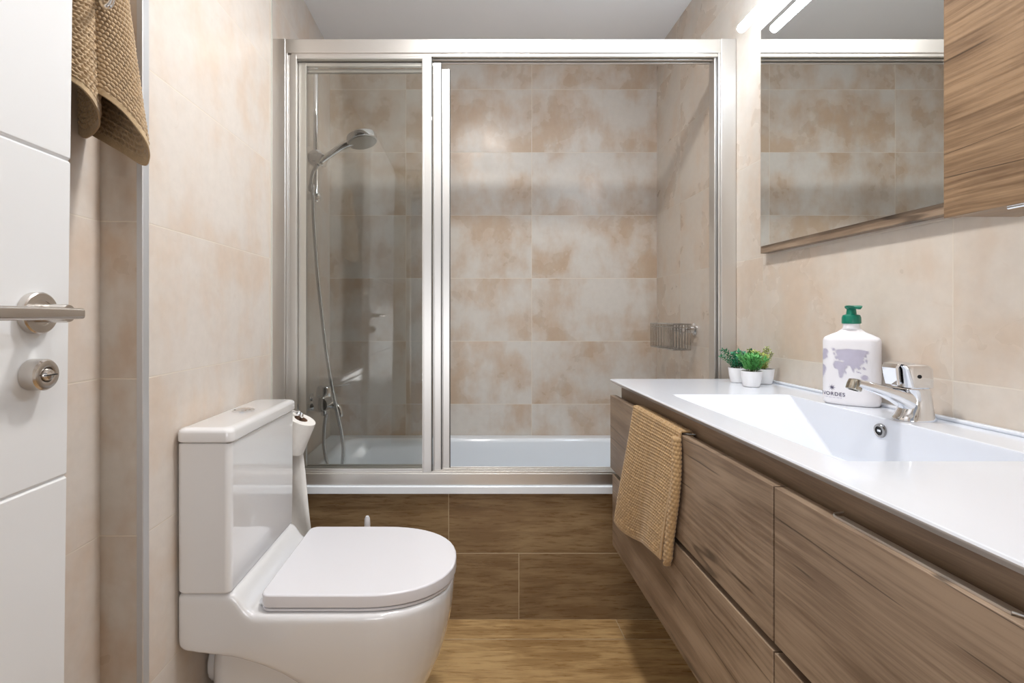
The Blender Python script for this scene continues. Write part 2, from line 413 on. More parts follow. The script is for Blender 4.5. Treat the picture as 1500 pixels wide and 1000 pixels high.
# ---------------- shower set ----------------
YW = 2.0
R_ = empty('shower_riser_rail', (XA, YW, .47), 'chrome shower riser rail with slider on the left wall of the bath', 'shower rail')
b = BM(); tube(b, [(-.613, YW, .455), (-.613, YW, 1.06)], .0095, 16); link('rail_tube', b, M['chrome'], R_)
for z in (.475, 1.035):
    b = BM(); lathe(b, [(.022,.0005),(.022,.006),(.012,.010),(.011,.054),(.016,.056),(.017,.066),(.010,.072),(0,.072)], (XA, YW, z), (1,0,0)); link('wall_bracket', b, M['chrome'], R_)
b = BM(); lathe(b, [(.014,-.036),(.028,-.034),(.032,-.022),(.032,.006),(.024,.013),(0,.014)], (-.613, YW-.002, .630), (0,-1,0))
tube(b, [(-.613, YW-.012, .628), (-.592, YW-.03, .622), (-.574, YW-.036, .612)], [.017,.015,.017], 14)
lathe(b, [(.018,-.022),(.022,-.018),(.022,.018),(.018,.022)], (-.578, YW-.036, .610), (.45,0,.9)); fixn(b)
link('slider', b, M['chrome'], R_)
H = empty('hand_shower', (-.56, YW-.04, .62), 'round chrome hand shower resting in the slider of the riser rail', 'shower head')
b = BM()
hp = [P(467,240,1.955), P(480,229,1.95), P(490,222,1.945), P(502,214,1.94), P(516,208,1.94)]
tube(b, hp, [.0105,.0125,.0135,.014,.016], 16, smooth_path=4, rfun=lambda t: .013+.007*t+.001*math.sin(t*20)); link('handle', b, M['chrome'], H)
b = BM(); hc = P(530, 203, 1.94)
ax = Vector((.22, -.10, -.97)).normalized()
lathe(b, [(.006,-.022),(.046,-.018),(.057,-.010),(.060,.004),(.059,.014),(.054,.0165)], hc, ax, 40); link('head', b, M['chrome'], H)
b = BM(); lathe(b, [(.053,.0167),(.053,.0185),(.02,.020),(0,.020)], hc, ax, 40); link('spray_face', b, simple('pale spray plate', rgb(200,196,184), .3, var=.1, vs=200), H)
MX = empty('bath_mixer_tap', (XA, 2.03, -.36), 'chrome bath mixer tap on the left wall above the tub', 'tap')
YM = 2.03
b = BM()
for dy in (-.075, .075):
    lathe(b, [(.030,.001),(.030,.006),(.016,.012),(.014,.035)], (XA, YM+dy, -.352), (1,0,0), 24)
    tube(b, [(XA+.03, YM+dy, -.352), (XA+.055, YM+dy*.9, -.350), (XA+.072, YM+dy*.6, -.347)], .019, 14, smooth_path=4)
lathe(b, [(.010,-.088),(.029,-.082),(.032,-.05),(.035,0),(.032,.05),(.029,.082),(.010,.088)], (XA+.084, YM, -.345), (0,1,0), 24)
fixn(b); link('body', b, M['chrome'], MX)
b = BM(); lathe(b, [(.028,.0),(.031,.008),(.030,.04),(.024,.048),(0,.048)], (XA+.080, YM-.01, -.328), (.08,0,1), 24)
rings = []
for k in range(9):
    t_ = k/8; x = XA+.062+.125*t_; z = -.284+.004*t_+.010*t_*t_; wv = .024*(1-.45*t_); th = .006*(1-.5*t_)
    rings.append([(x, YM-.01+wv*math.cos(2*PI*j/14), z+th*math.sin(2*PI*j/14)) for j in range(14)])
loft(b, rings); fixn(b); link('lever', b, M['chrome'], MX)
b = BM(); tube(b, [(XA+.09, YM, -.350), (XA+.115, YM, -.358), (XA+.135, YM, -.372), (XA+.140, YM, -.392)], [.022,.018,.015,.013], 18, smooth_path=5); lathe(b, [(.014,0),(.015,.004),(.015,.018),(.012,.02)], (XA+.140, YM, -.386), (0,0,-1)); fixn(b); link('bath_spout', b, M['chrome'], MX)
b = BM(); tube(b, [(XA+.085, YM-.03, -.362), (XA+.086, YM-.03, -.395)], [.012,.011], 14); fixn(b); link('hose_outlet', b, M['chrome'], MX)
hosep = [P(466,241,1.955), P(459,252,1.97), P(456,268,1.97), P(459,292,1.95), P(459,308,1.95), P(461,345,1.95), P(465,400,1.95), P(471,455,1.95), P(478,515,1.95), P(487,570,1.95), P(494,605,1.955), P(500,632,1.96), P(503,660,1.97), P(500,690,1.98),
         P(494,718,1.99), P(487,716,2.0), P(481,690,2.0), P(475,655,2.0), P(475,628,2.0), P(478,606,1.998)]
b = BM(); tube(b, hosep, .0072, 12, smooth_path=10)
lathe(b, [(.007,-.016),(.0125,-.012),(.015,0),(.0125,.012),(.007,.016)], P(457,275,1.967), (0,0,1), 24)
hs = link('shower_hose', b, None, origin=P(478,606,1.998))
q = NT('ribbed chrome hose'); c, sp = q.coords(); wv = q.n('ShaderNodeTexWave', bands_direction='Z'); q.put(wv.inputs['Vector'], c); wv.inputs['Scale'].default_value = 90
q.bump(wv.outputs['Fac'], .6, .001); q.set(Base_Color=(.62,.63,.64,1), Metallic=1.0, Roughness=.24); hs.data.materials.clear(); hs.data.materials.append(q.m)
tag(hs, 'flexible metal shower hose looping down from rail to bath tap', 'hose')

# ---------------- wire basket ----------------
B_ = empty('shower_basket', (XR, 1.95, -.05), 'chrome wire basket on the right wall of the bath', 'basket')
bx0, bx1, by0, by1, bz0, bz1 = .780, .846, 1.921, 2.160, -.129, -.031
b = BM()
def ringp(z, ins=0):
    return [(x, y, z) for x, y in ((bx0+ins, by0+ins), (bx1-ins, by0+ins), (bx1-ins, by1-ins), (bx0+ins, by1-ins), (bx0+ins, by0+ins))]
for zz, r in ((bz1, .003), (bz0, .0022), (bz1-.012, .0018)):
    rp = ringp(zz)
    for p, q_ in zip(rp[:-1], rp[1:]): tube(b, [p, q_], r, 8)
ny, nx = 17, 6
for k in range(ny+1):
    y = by0+(by1-by0)*k/ny; tube(b, [(bx0, y, bz1), (bx0, y, bz0), (bx1, y, bz0), (bx1, y, bz1)], .0013, 6)
for k in range(nx+1):
    x = bx0+(bx1-bx0)*k/nx; tube(b, [(x, by0, bz1), (x, by0, bz0), (x, by1, bz0), (x, by1, bz1)], .0013, 6)
fixn(b); link('wire_frame', b, simple('bright wire', (.55,.54,.52,1), .22, 1, var=.2, vs=60), B_)
for y in (1.985, 2.11):
    b = BM(); lathe(b, [(.024,-.0005),(.024,-.007),(.016,-.012),(.013,-.03),(.011,-.048),(.004,-.050)], (XR, y, -.052), (1,0,0), 28); link('wall_fixing', b, M['chrome'], B_)

# ---------------- toilet ----------------
TY = 1.2545
TO = empty('toilet', (-.35, TY, FL), 'white close-coupled toilet with closed lid beside the left wall', 'toilet')
def dring(z, xb, xf, hw, xs, rb, n=22, ex=2.25):
    """plan outline: flat back with rounded corners at xb, straight sides to xs, superellipse nose to xf"""
    pts = []
    for k in range(5):
        a = PI+ -PI/2*k/4*-1
    def arc(cx, cy, r, a0, a1, m):
        return [(cx+r*math.cos(math.radians(a0+(a1-a0)*k/m)), cy+r*math.sin(math.radians(a0+(a1-a0)*k/m)), z) for k in range(m+1)]
    pts += arc(xb+rb, TY+hw-rb, rb, 180, 90, 4)[::1]
    for k in range(1, 6): pts.append((xb+rb+(xs-xb-rb)*k/6, TY+hw, z))
    for k in range(n+1):
        t_ = PI/2-PI*k/n; c_, s_ = math.cos(t_), math.sin(t_)
        pts.append((xs+(xf-xs)*abs(c_)**(2/ex), TY+hw*(1 if s_ > 0 else -1)*abs(s_)**(2/ex), z))
    for k in range(5, 0, -1): pts.append((xb+rb+(xs-xb-rb)*k/6, TY-hw, z))
    pts += arc(xb+rb, TY-hw+rb, rb, 270, 180, 4)
    return pts
b = BM()
WX = XL+.003
lv = [(-1.0225,-.30,-.165,.118,-.22,.05),(-.98,-.305,-.150,.122,-.225,.05),(-.92,-.32,-.118,.134,-.235,.05),(-.86,-.345,-.088,.150,-.24,.05),(-.81,-.385,-.066,.166,-.25,.05),(-.775,-.425,-.056,.1745,-.25,.045),
      (-.750,-.47,-.050,.1792,-.25,.04),(-.732,-.52,-.0465,.1822,-.25,.035),(-.721,-.585,-.0445,.1838,-.25,.02),(-.716,WX+.008,-.0435,.1844,-.25,.014),(-.706,WX,-.0420,.1855,-.25,.005),(-.685,WX,-.0395,.1867,-.25,.004),(-.660,WX,-.038,.1872,-.25,.004),(-.646,WX,-.038,.1872,-.25,.004),(-.640,WX+.001,-.041,.184,-.25,.016),(-.638,WX+.004,-.047,.178,-.25,.016)]
loft(b, [dring(*l) for l in lv])
# rear platform carrying the cistern, sloping to the rim
prof = [(WX, -.665), (WX, -.594), (WX+.004, -.589), (-.513, -.589), (-.505, -.5915), (-.496, -.600), (-.484, -.617), (-.474, -.629), (-.460, -.6365), (-.44, -.638), (-.40, -.639), (-.40, -.665)]
hwp = .1872
ys = [(-hwp, .010), (-hwp+.003, .004), (-hwp+.010, 0), (hwp-.010, 0), (hwp-.003, .004), (hwp, .010)]
rings = []
for yy, dz in ys: rings.append([(x, TY+yy, z-dz if z > -.65 else z) for x, z in prof])
loft(b, rings)
# rear pedestal
loft(b, [rrect(WX+.03+s, -.30, TY-.125, TY+.125, z, .04) for z, s in ((-1.0225,.0),(-.9,.0),(-.80,.0),(-.70,.01))])
tube(b, [(WX+.001, TY-.02, -.83), (WX+.05, TY-.02, -.83)], .055, 24)
fixn(b); pn_ = link('pan', b, M['ceramic'], TO, autos=180)
rm = pn_.modifiers.new('remesh', 'REMESH'); rm.mode = 'VOXEL'; rm.voxel_size = .004; rm.use_smooth_shade = True
sm_ = pn_.modifiers.new('smooth', 'SMOOTH'); sm_.factor = .5; sm_.iterations = 16
b = BM()
CX1 = -.5065
loft(b, [rrect(WX+s, CX1-s2, TY-.192+s, TY+.192-s, z, .014) for z, s, s2 in ((-.5885,.003,.003),(-.584,.0005,.001),(-.45,0,0),(-.272,0,0),(-.2695,.0015,.0015))])
fixn(b); ci = link('cistern', b, M['ceramic'], TO, autos=50)
b = BM()
loft(b, [rrect(WX+s, CX1+.005-s, TY-.196+s, TY+.196-s, z, .016) for z, s in ((-.2680,.003),(-.2665,.001),(-.2640,0),(-.2480,0),(-.2430,.0015),(-.2395,.005),(-.2375,.011),(-.237,.018))])
fixn(b); li = link('cistern_lid', b, M['ceramic'], TO, autos=60)
b = BM(); lathe(b, [(.026,-.001),(.026,.0035),(.021,.0045),(.0205,.003),(.019,.003),(.018,.0055),(.006,.0062),(0,.0062)], (-.566, TY, -.237), n=32); link('flush_button', b, M['chrome'], li)
def seatlay(z0, z1, out, r):
    zs = [(z0, r), (z0+r*.5, r*.25), (z0+r, 0), (z1-r, 0), (z1-r*.4, r*.3), (z1, r)]
    return [dring(z, -.452+s, -.033+out-s, .1775+out-s, -.24, .02) for z, s in zs]
b = BM(); loft(b, seatlay(-.6370, -.6300, -.004, .002)); fixn(b); link('seat', b, M['seat'], TO, autos=60)
b = BM(); loft(b, seatlay(-.6285, -.5985, 0, .0045)); fixn(b); link('seat_lid', b, M['seat'], TO, autos=60)
for dy in (-.13, .13):
    b = BM(); lathe(b, [(.007,-.022),(.007,.022)], (-.455, TY+dy, -.627), (0,1,0), 16); link('hinge', b, M['chrome'], TO)

# brush handle standing behind the toilet
tb = empty('toilet_brush', P(538, 900, 1.62)*1.0, 'slim white brush handle poking up behind the toilet lid', 'toilet brush')
tb.location = ((538-VX)*1.60/F, 1.60, 0); OFF[tb.name] = Vector(((538-VX)*1.60/F, 1.60, FL))
cx = (538-VX)*1.60/F
b = BM(); lathe(b, [(.042,.0005),(.045,.006),(.043,.15),(.040,.16),(.036,.155),(.034,.02)], (cx, 1.60, FL)); link('holder', b, M['white_pl'], tb)
b = BM(); lathe(b, [(.030,.03),(.030,.12),(.012,.14),(.0075,.20),(.0075,.30),(.0095,.36),(.0085,.378),(.005,.386),(0,.388)], (cx, 1.60, FL)); link('handle', b, M['white_pl'], tb)

# ---------------- toilet roll ----------------
ax = Vector((.37, -.04, .87)).normalized()
tp = P(441, 613, 1.52)
rt = empty('toilet_paper_roll', tp-ax*.05, 'white toilet paper roll with hanging tail behind the cistern', 'toilet paper')
b = BM(); lathe(b, [(.0205,-.098),(.0205,-.1),(.045,-.1),(.046,-.098),(.046,-.002),(.045,0),(.0205,0),(.0205,-.002),(.0205,-.098)], tp, ax, 48); fixn(b); link('paper', b, M['paper'], rt, autos=50)
b = BM(); lathe(b, [(.0203,-.0995),(.0203,-.0008),(.0192,-.0008),(.0192,-.0995)], tp, ax, 32); fixn(b); link('cardboard_core', b, M['card'], rt)
b = BM(); rows = []
R0 = P(442.5, 655, 1.535)
for k in range(19):
    t_ = k/18
    r = P(442.5+17*t_, 655+150*t_, 1.535-.02*t_); l = r+Vector((-.098, .012+.01*math.sin(t_*4), .010*(1-t_)))
    rows.append([r+(l-r)*j/6+Vector((0, .004*math.sin(t_*7+j), 0)) for j in range(7)])
loft(b, rows, closed=False); o = link('loose_tail', b, M['paper'], rt)
sm = o.modifiers.new('solid', 'SOLIDIFY'); sm.thickness = .0006
hd = empty('toilet_roll_holder', (XL, 1.53, -.30), 'chrome holder on the left wall carrying the toilet paper roll', 'holder')
b = BM(); lathe(b, [(.022,.001),(.022,.006),(.010,.010),(.006,.012)], (XL, 1.53, -.296), (1,0,0))
tube(b, [(XL+.008, 1.53, -.296), (-.575, 1.525, -.293), (-.54, 1.52, -.288), tp+ax*.014+Vector((-.006,0,.002)), tp-ax*.004, tp-ax*.095], .0045, 12, smooth_path=6)
kk = P(435, 608, 1.495); lathe(b, [(0,-.008),(.006,-.0065),(.0085,0),(.006,.0065),(0,.008)], tp+ax*.018+Vector((-.014,-.004,.000)), (0,-1,0), 20); fixn(b)
link('arm', b, M['chrome'], hd)

# ---------------- vanity ----------------
V0, V1, VS = 1.545, .300, .715
XD = .433
V = empty('vanity_unit', (.66, .92, -.45), 'grey-brown wooden wall-hung vanity unit under the washbasin', 'cabinet')
b = BM()
xc = .463
box(b, xc, XR-.001, 1.512, 1.530, -.688, -.2085); box(b, xc, XR-.001, V1+.012, V1+.030, -.688, -.2085)
box(b, xc, XR-.001, V1+.03, 1.512, -.688, -.672); box(b, XR-.014, XR-.001, V1+.03, 1.512, -.672, -.2085)
box(b, xc, xc+.018, V1+.03, 1.512, -.300, -.2085); box(b, xc, xc+.018, V1+.03, 1.512, -.50, -.44); box(b, xc, xc+.25, VS-.008, VS+.008, -.672, -.32)
fixn(b); link('carcass', b, M['wood_dark'], V, smooth=False)
def drawer(y0, y1, z0, z1, hy=None):
    b = BM(); box(b, XD, XD+.019, y0, y1, z0, z1); box(b, XD+.019, xc+.16, y0+.03, y1-.03, z0+.03, z1-.07)
    fixn(b); d = link('drawer', b, M['wood'], V, bevel=.0009, seg=2)
    b = BM()
    if hy:
        h0, h1 = hy
        prism(b, [(XD+.0060, z1+.0003), (XD+.0060, z1+.0030), (XD+.0076, z1+.0030), (XD+.0076, z1+.0012), (XD+.0185, z1+.0012), (XD+.0185, z1+.0003)], 'Y', h0, h1)
        tube(b, [(XD+.0068, h0, z1+.0025), (XD+.012, h0-.006, z1+.0022), (XD+.026, h0-.010, z1+.002)], .0012, 8)
        tube(b, [(XD+.0068, h1, z1+.0025), (XD+.012, h1+.006, z1+.0022), (XD+.026, h1+.010, z1+.002)], .0012, 8)
        fixn(b); link('handle', b, M['alu'], d)
    return d
drawer(VS+.002, V0, -.4645, -.2425, (1.03, 1.29))
drawer(V1, VS-.002, -.4645, -.2425, (.407, .606))
drawer(VS+.0015, V0-.022, -.693, -.4776)
drawer(V1, VS-.002, -.693, -.4776)

# countertop with inset basin
W_ = empty('washbasin_counter', (.66, .92, -.20), 'long white countertop washbasin lying on the wooden vanity unit', 'washbasin')
ZT = -.193
cy0, cy1, cx0, cx1 = V1-.006, 1.551, XD-.0005, XR-.001
bx, bX, byn, byf = .500, .785, .672, 1.238
def rr2(x0, x1, y0, y1, z, r): return rrect(x0, x1, y0, y1, z, r, 6)
b = BM()
rings = [rr2(cx0+.055, cx1-.01, cy0+.02, cy1-.02, -.2078, .004), rr2(cx0+.012, cx1-.0005, cy0+.006, cy1-.006, -.2078, .005), rr2(cx0+.0015, cx1, cy0+.001, cy1-.001, -.1990, .006), rr2(cx0, cx1, cy0, cy1, -.1960, .006), rr2(cx0+.0012, cx1, cy0+.0012, cy1-.0012, ZT-.0008, .006), rr2(cx0+.0035, cx1-.0005, cy0+.0035, cy1-.0035, ZT, .006),
         rr2(bx-.004, bX+.003, byn-.004, byf+.006, ZT, .012), rr2(bx, bX, byn, byf, ZT-.0012, .012), rr2(bx+.006, bX-.0015, byn+.006, byf-.010, ZT-.006, .012),
         rr2(bx+.03, bX-.008, byn+.08, byf-.135, ZT-.088, .014), rr2(bx+.045, bX-.012, byn+.095, byf-.158, ZT-.103, .014), rr2(bx+.06, bX-.03, byn+.12, byf-.19, ZT-.108, .02)]
loft(b, rings, cap0=False); fixn(b)
link('basin_top', b, M['basin'], W_, autos=28)
b = BM(); box(b, XR-.014, XR-.0005, cy0+.01, cy1-.03, ZT-.0005, ZT+.007); fixn(b); link('upstand', b, M['basin'], W_, bevel=.003)
b = BM(); oc = Vector((bX-.0035, .954, -.2175)); lathe(b, [(.0085,.001),(.0085,.004),(.0125,.0035),(.0135,.001),(.0135,-.002)], oc, (-1,0,-.08), 32)
fixn(b); of = link('overflow_ring', b, M['chrome_dark'], W_)
b = BM(); lathe(b, [(.0085,.0005),(.0085,.0022),(0,.0022)], oc, (-1,0,-.08), 24); box(b, oc.x-.0035, oc.x-.002, .950, .958, -.2195, -.2155, 1); fixn(b); link('overflow_hole', b, [M['black'], M['chrome']], of)
b = BM(); lathe(b, [(.031,0),(.031,.002),(.022,.006),(0,.007)], (.64, .936, ZT-.108), n=32); link('drain_plug', b, M['chrome'], W_)

# ---------------- basin tap ----------------
FY = .936
A = empty('basin_tap', (.83, FY, ZT), 'chrome single-lever tap standing on the washbasin behind the bowl', 'tap')
b = BM()
def ell(cx, z, rx, ry, n=28, ex=2.4, tilt=0):
    out = []
    for k in range(n):
        a = 2*PI*k/n; c_, s_ = math.cos(a), math.sin(a)
        x = rx*math.copysign(abs(c_)**(2/ex), c_); y = ry*math.copysign(abs(s_)**(2/ex), s_)
        out.append((cx+x, FY+y, z+x*tilt))
    return out
loft(b, [ell(.8285,ZT+.0002,.0335,.0265), ell(.8285,ZT+.004,.0335,.0265), ell(.829,ZT+.010,.030,.0245), ell(.832,ZT+.025,.0245,.0225), ell(.832,ZT+.040,.0225,.0218), ell(.829,ZT+.054,.0235,.0222), ell(.827,ZT+.058,.0235,.022)])
# spout
rings = []
sp_ = [(.838,-.166,.020,.0195),(.815,-.157,.0175,.0185),(.795,-.1475,.0135,.0178),(.772,-.1395,.0098,.0170),(.750,-.1325,.0085,.0162),(.730,-.1270,.0080,.0155),(.718,-.1240,.0075,.0148)]
for x, z, h, w2 in sp_:
    n = 24; ring = []
    for k in range(n):
        a = 2*PI*k/n; c_, s_ = math.cos(a), math.sin(a); ex = 3.
        yy = w2*math.copysign(abs(c_)**(2/ex), c_); hh = h*math.copysign(abs(s_)**(2/ex), s_)
        ring.append((x+hh*.30, FY+yy, z+hh))
    rings.append(ring)
loft(b, rings); fixn(b); link('body_and_spout', b, M['chrome'], A, autos=45)
b = BM(); lathe(b, [(.006,-.006),(.0115,-.005),(.0125,.002),(.0125,.012),(.0115,.0135),(.008,.0135),(.008,.009),(0,.009)], (.7195, FY, -.1245), (-.35,-.05,-.95), 28); fixn(b); link('aerator', b, simple('aerator metal', (.50,.47,.40,1), .2, 1, var=.2, vs=80), A)
b = BM()
def lv2(z, x0, x1, hw, r): 
    return [(x, FY+y-.0, zz) for x, y, zz in rrect(x0, x1, -hw, hw, z, r, 5)]
loft(b, [lv2(ZT+.0600,.802,.849,.0215,.014), lv2(ZT+.0625,.7975,.8515,.0235,.014), lv2(ZT+.075,.796,.8515,.0240,.014), lv2(ZT+.096,.793,.8495,.0235,.012), lv2(ZT+.102,.790,.8450,.0215,.011), lv2(ZT+.1045,.795,.838,.018,.010)])
# lever plate reaching forwards
rings = []
for x, z, w2, th in ((.815,ZT+.1035,.018,.003),(.800,ZT+.1055,.0175,.0030),(.788,ZT+.1050,.0165,.0030),(.784,ZT+.098,.0155,.0028),(.7865,ZT+.080,.0145,.0028),(.789,ZT+.066,.0135,.0025)):
    d_ = (x < .79)
    if d_: rings.append([(x-th, FY-w2, z), (x+th, FY-w2, z), (x+th, FY+w2, z), (x-th, FY+w2, z)])
    else: rings.append([(x, FY-w2, z+th), (x, FY-w2, z-th), (x, FY+w2, z-th), (x, FY+w2, z+th)])
loft(b, rings); fixn(b); le = link('lever', b, M['chrome'], A, bevel=.0010, autos=45)
b = BM(); lathe(b, [(.0034,0),(.0034,.0008),(0,.0008)], (.818, FY-.0240, ZT+.083), (0,-1,0), 20); fixn(b); link('temperature_mark', b, M['black'], le)

# ---------------- soap bottle ----------------
BC = Vector((.836, 1.099, ZT)); BO = empty('soap_bottle', BC, 'white oval pump bottle with lilac map print beside the tap', 'bottle')
dw = Vector((.68, -.733, 0)).normalized(); dn = Vector((-.733, -.68, 0)).normalized()
HW, HD = .0515, .029
def surf(phi, z, gx=0.):
    """phi measured from the front; returns a point on the oval side"""
    ex = 2.5
    s_, c_ = math.sin(phi), math.cos(phi)
    u = (HW+gx)*math.copysign(abs(s_)**(2/ex), s_); v = (HD+gx)*math.copysign(abs(c_)**(2/ex), c_)
    return BC+dw*u+dn*v+Vector((0, 0, z))
def surf_u(u, z, g=.0004):
    u = max(-HW*.995, min(HW*.995, u)); ex = 2.5
    v = HD*(1-(abs(u)/HW)**ex)**(1/ex)
    return BC+dw*u+dn*(v+g)+Vector((0, 0, z))
b = BM(); rings = []
for s, z in ((.90,.0004),(.955,.002),(.985,.006),(1,.012),(1,.138),(.985,.1425),(.93,.147),(.70,.1535),(.50,.158),(.38,.163)):
    rings.append([BC+(surf(2*PI*k/56, 0)-BC)*s+Vector((0,0,z)) for k in range(56)])
def crc(r, z): return [BC+dw*r*math.sin(2*PI*k/56)+dn*r*math.cos(2*PI*k/56)+Vector((0,0,z)) for k in range(56)]
rings += [crc(.0158,.1665), crc(.0150,.172), crc(.0150,.1775)]
loft(b, rings); fixn(b); link('body', b, M['white_pl'], BO, autos=50)
b = BM(); lathe(b, [(.0150,.1765),(.0172,.1770),(.0176,.179),(.0174,.190),(.0155,.1955),(.0095,.1975),(.0085,.2070),(.0085,.2085)], BC, n=32)
lathe(b, [(.0085,.2080),(.0110,.2100),(.0125,.2130),(.0118,.2150),(0,.2160)], BC, n=24)
hd_ = Vector((-.25,-.97,0)).normalized(); sd = Vector((0,0,1)).cross(hd_)
rings = []
for t_, w2, z0, z1 in ((-.012,.0080,.2085,.2155),(0,.0105,.2085,.2165),(.014,.0115,.2090,.2165),(.028,.0090,.2095,.2150),(.034,.0060,.2075,.2125)):
    rings.append([BC+hd_*t_+sd*x+Vector((0,0,z)) for x, z in ((-w2,z1),(w2,z1),(w2*.5,z0),(-w2*.5,z0))])
loft(b, rings); fixn(b); link('pump', b, M['pump'], BO, bevel=.0006)
# printed map (simplified land outlines), emblem, lettering
def inpoly(x, y, poly):
    c_ = False; j = len(poly)-1
    for i in range(len(poly)):
        xi, yi = poly[i]; xj, yj = poly[j]
        if (yi > y) != (yj > y) and x < (xj-xi)*(y-yi)/(yj-yi+1e-12)+xi: c_ = not c_
        j = i
    return c_
land = [[(15,7),(22,5),(30,6),(40,3),(52,3),(60,5),(75,4),(90,7),(98,8),(96,16),(90,18),(92,26),(86,24),(84,34),(88,40),(80,46),(76,50),(78,58),(72,62),(68,55),(62,60),(60,70),(56,62),(52,52),(46,50),(42,54),(36,48),(32,42),(36,38),(28,36),(22,38),(20,32),(14,34),(12,28),(18,22),(14,16)],
        [(12,40),(22,39),(32,43),(38,50),(44,56),(38,62),(36,72),(30,86),(25,88),(22,76),(20,64),(10,60),(6,50)],
        [(40,66),(42,70),(40,76),(38,72)], [(84,52),(90,58),(88,62),(82,58)], [(70,66),(80,70),(78,72),(68,69)],
        [(78,80),(86,75),(94,78),(96,86),(88,90),(80,88)], [(90,30),(94,34),(91,42),(88,38)], [(8,16),(12,14),(11,22),(7,22)], [(2,4),(10,2),(12,8),(5,10)],
        [(-24,6),(-14,4),(-8,12),(-12,22),(-10,30),(-18,36),(-26,40),(-28,20)], [(-28,50),(-18,54),(-14,64),(-20,80),(-26,90),(-28,90)]]
cells = BM()
n_ = .00072; grid = {}
def gv(i, j):
    if (i, j) not in grid: grid[(i, j)] = cells.verts.new(surf_u(i*n_, j*n_))
    return grid[(i, j)]
for i in range(int(-.0505/n_), int(.040/n_)):
    for j in range(int(.050/n_), int(.130/n_)):
        u = (i+.5)*n_; z = (j+.5)*n_
        mx_ = (u+.032)/.068*100; my_ = (.125-z)/.066*88
        h_ = 1.6*math.sin(i*1.7+j*.9)+1.3*math.sin(i*.6-j*1.9)
        if any(inpoly(mx_+h_, my_+h_*.7, pl) for pl in land):
            cells.faces.new((gv(i,j), gv(i+1,j), gv(i+1,j+1), gv(i,j+1)))
fixn(cells); link('map_print', cells, M['print'], BO, smooth=False)
def text_mesh(body, size, uc, zc, stretch=1., bold=0):
    cu = bpy.data.curves.new('txt', 'FONT'); cu.body = body; cu.size = size; cu.align_x = 'CENTER'; cu.space_character = 1.12; cu.offset = bold
    to = bpy.data.objects.new('txt', cu); COL.objects.link(to); dg = bpy.context.evaluated_depsgraph_get()
    me = bpy.data.meshes.new_from_object(to.evaluated_get(dg)); bm_ = bmesh.new(); bm_.from_mesh(me)
    bpy.data.objects.remove(to); bpy.data.curves.remove(cu); bpy.data.meshes.remove(me)
    for v in bm_.verts: v.co = surf_u(uc+v.co.x*stretch, zc+v.co.y, .0005)
    return bm_
o = link('brand_lettering', text_mesh('NORDES', .0108, -.0285, .0195, bold=.00012), M['ink'], BO, smooth=False)
b = BM()
for k in range(8):
    a = PI*k/4
    for (r0, r1, w3) in ((.0006, .0072, .0009),):
        pts = [(r0*math.cos(a)-w3*math.sin(a), r0*math.sin(a)+w3*math.cos(a)), (r1*math.cos(a), r1*math.sin(a)), (r0*math.cos(a)+w3*math.sin(a), r0*math.sin(a)-w3*math.cos(a))]
        b.faces.new([b.verts.new(surf_u(-.030+x, .037+y, .0005)) for x, y in pts])
fixn(b); link('compass_star', b, M['ink'], BO, smooth=False)
b = BM()
for k in range(14):
    u = -.045+k*.0024
    wd = .0015 if k % 3 else .0006
    b.faces.new([b.verts.new(surf_u(u+x, .0145+y, .0005)) for x, y in ((0,0),(wd,0),(wd,.0016),(0,.0016))])
fixn(b); link('small_print', b, M['print'], BO, smooth=False)

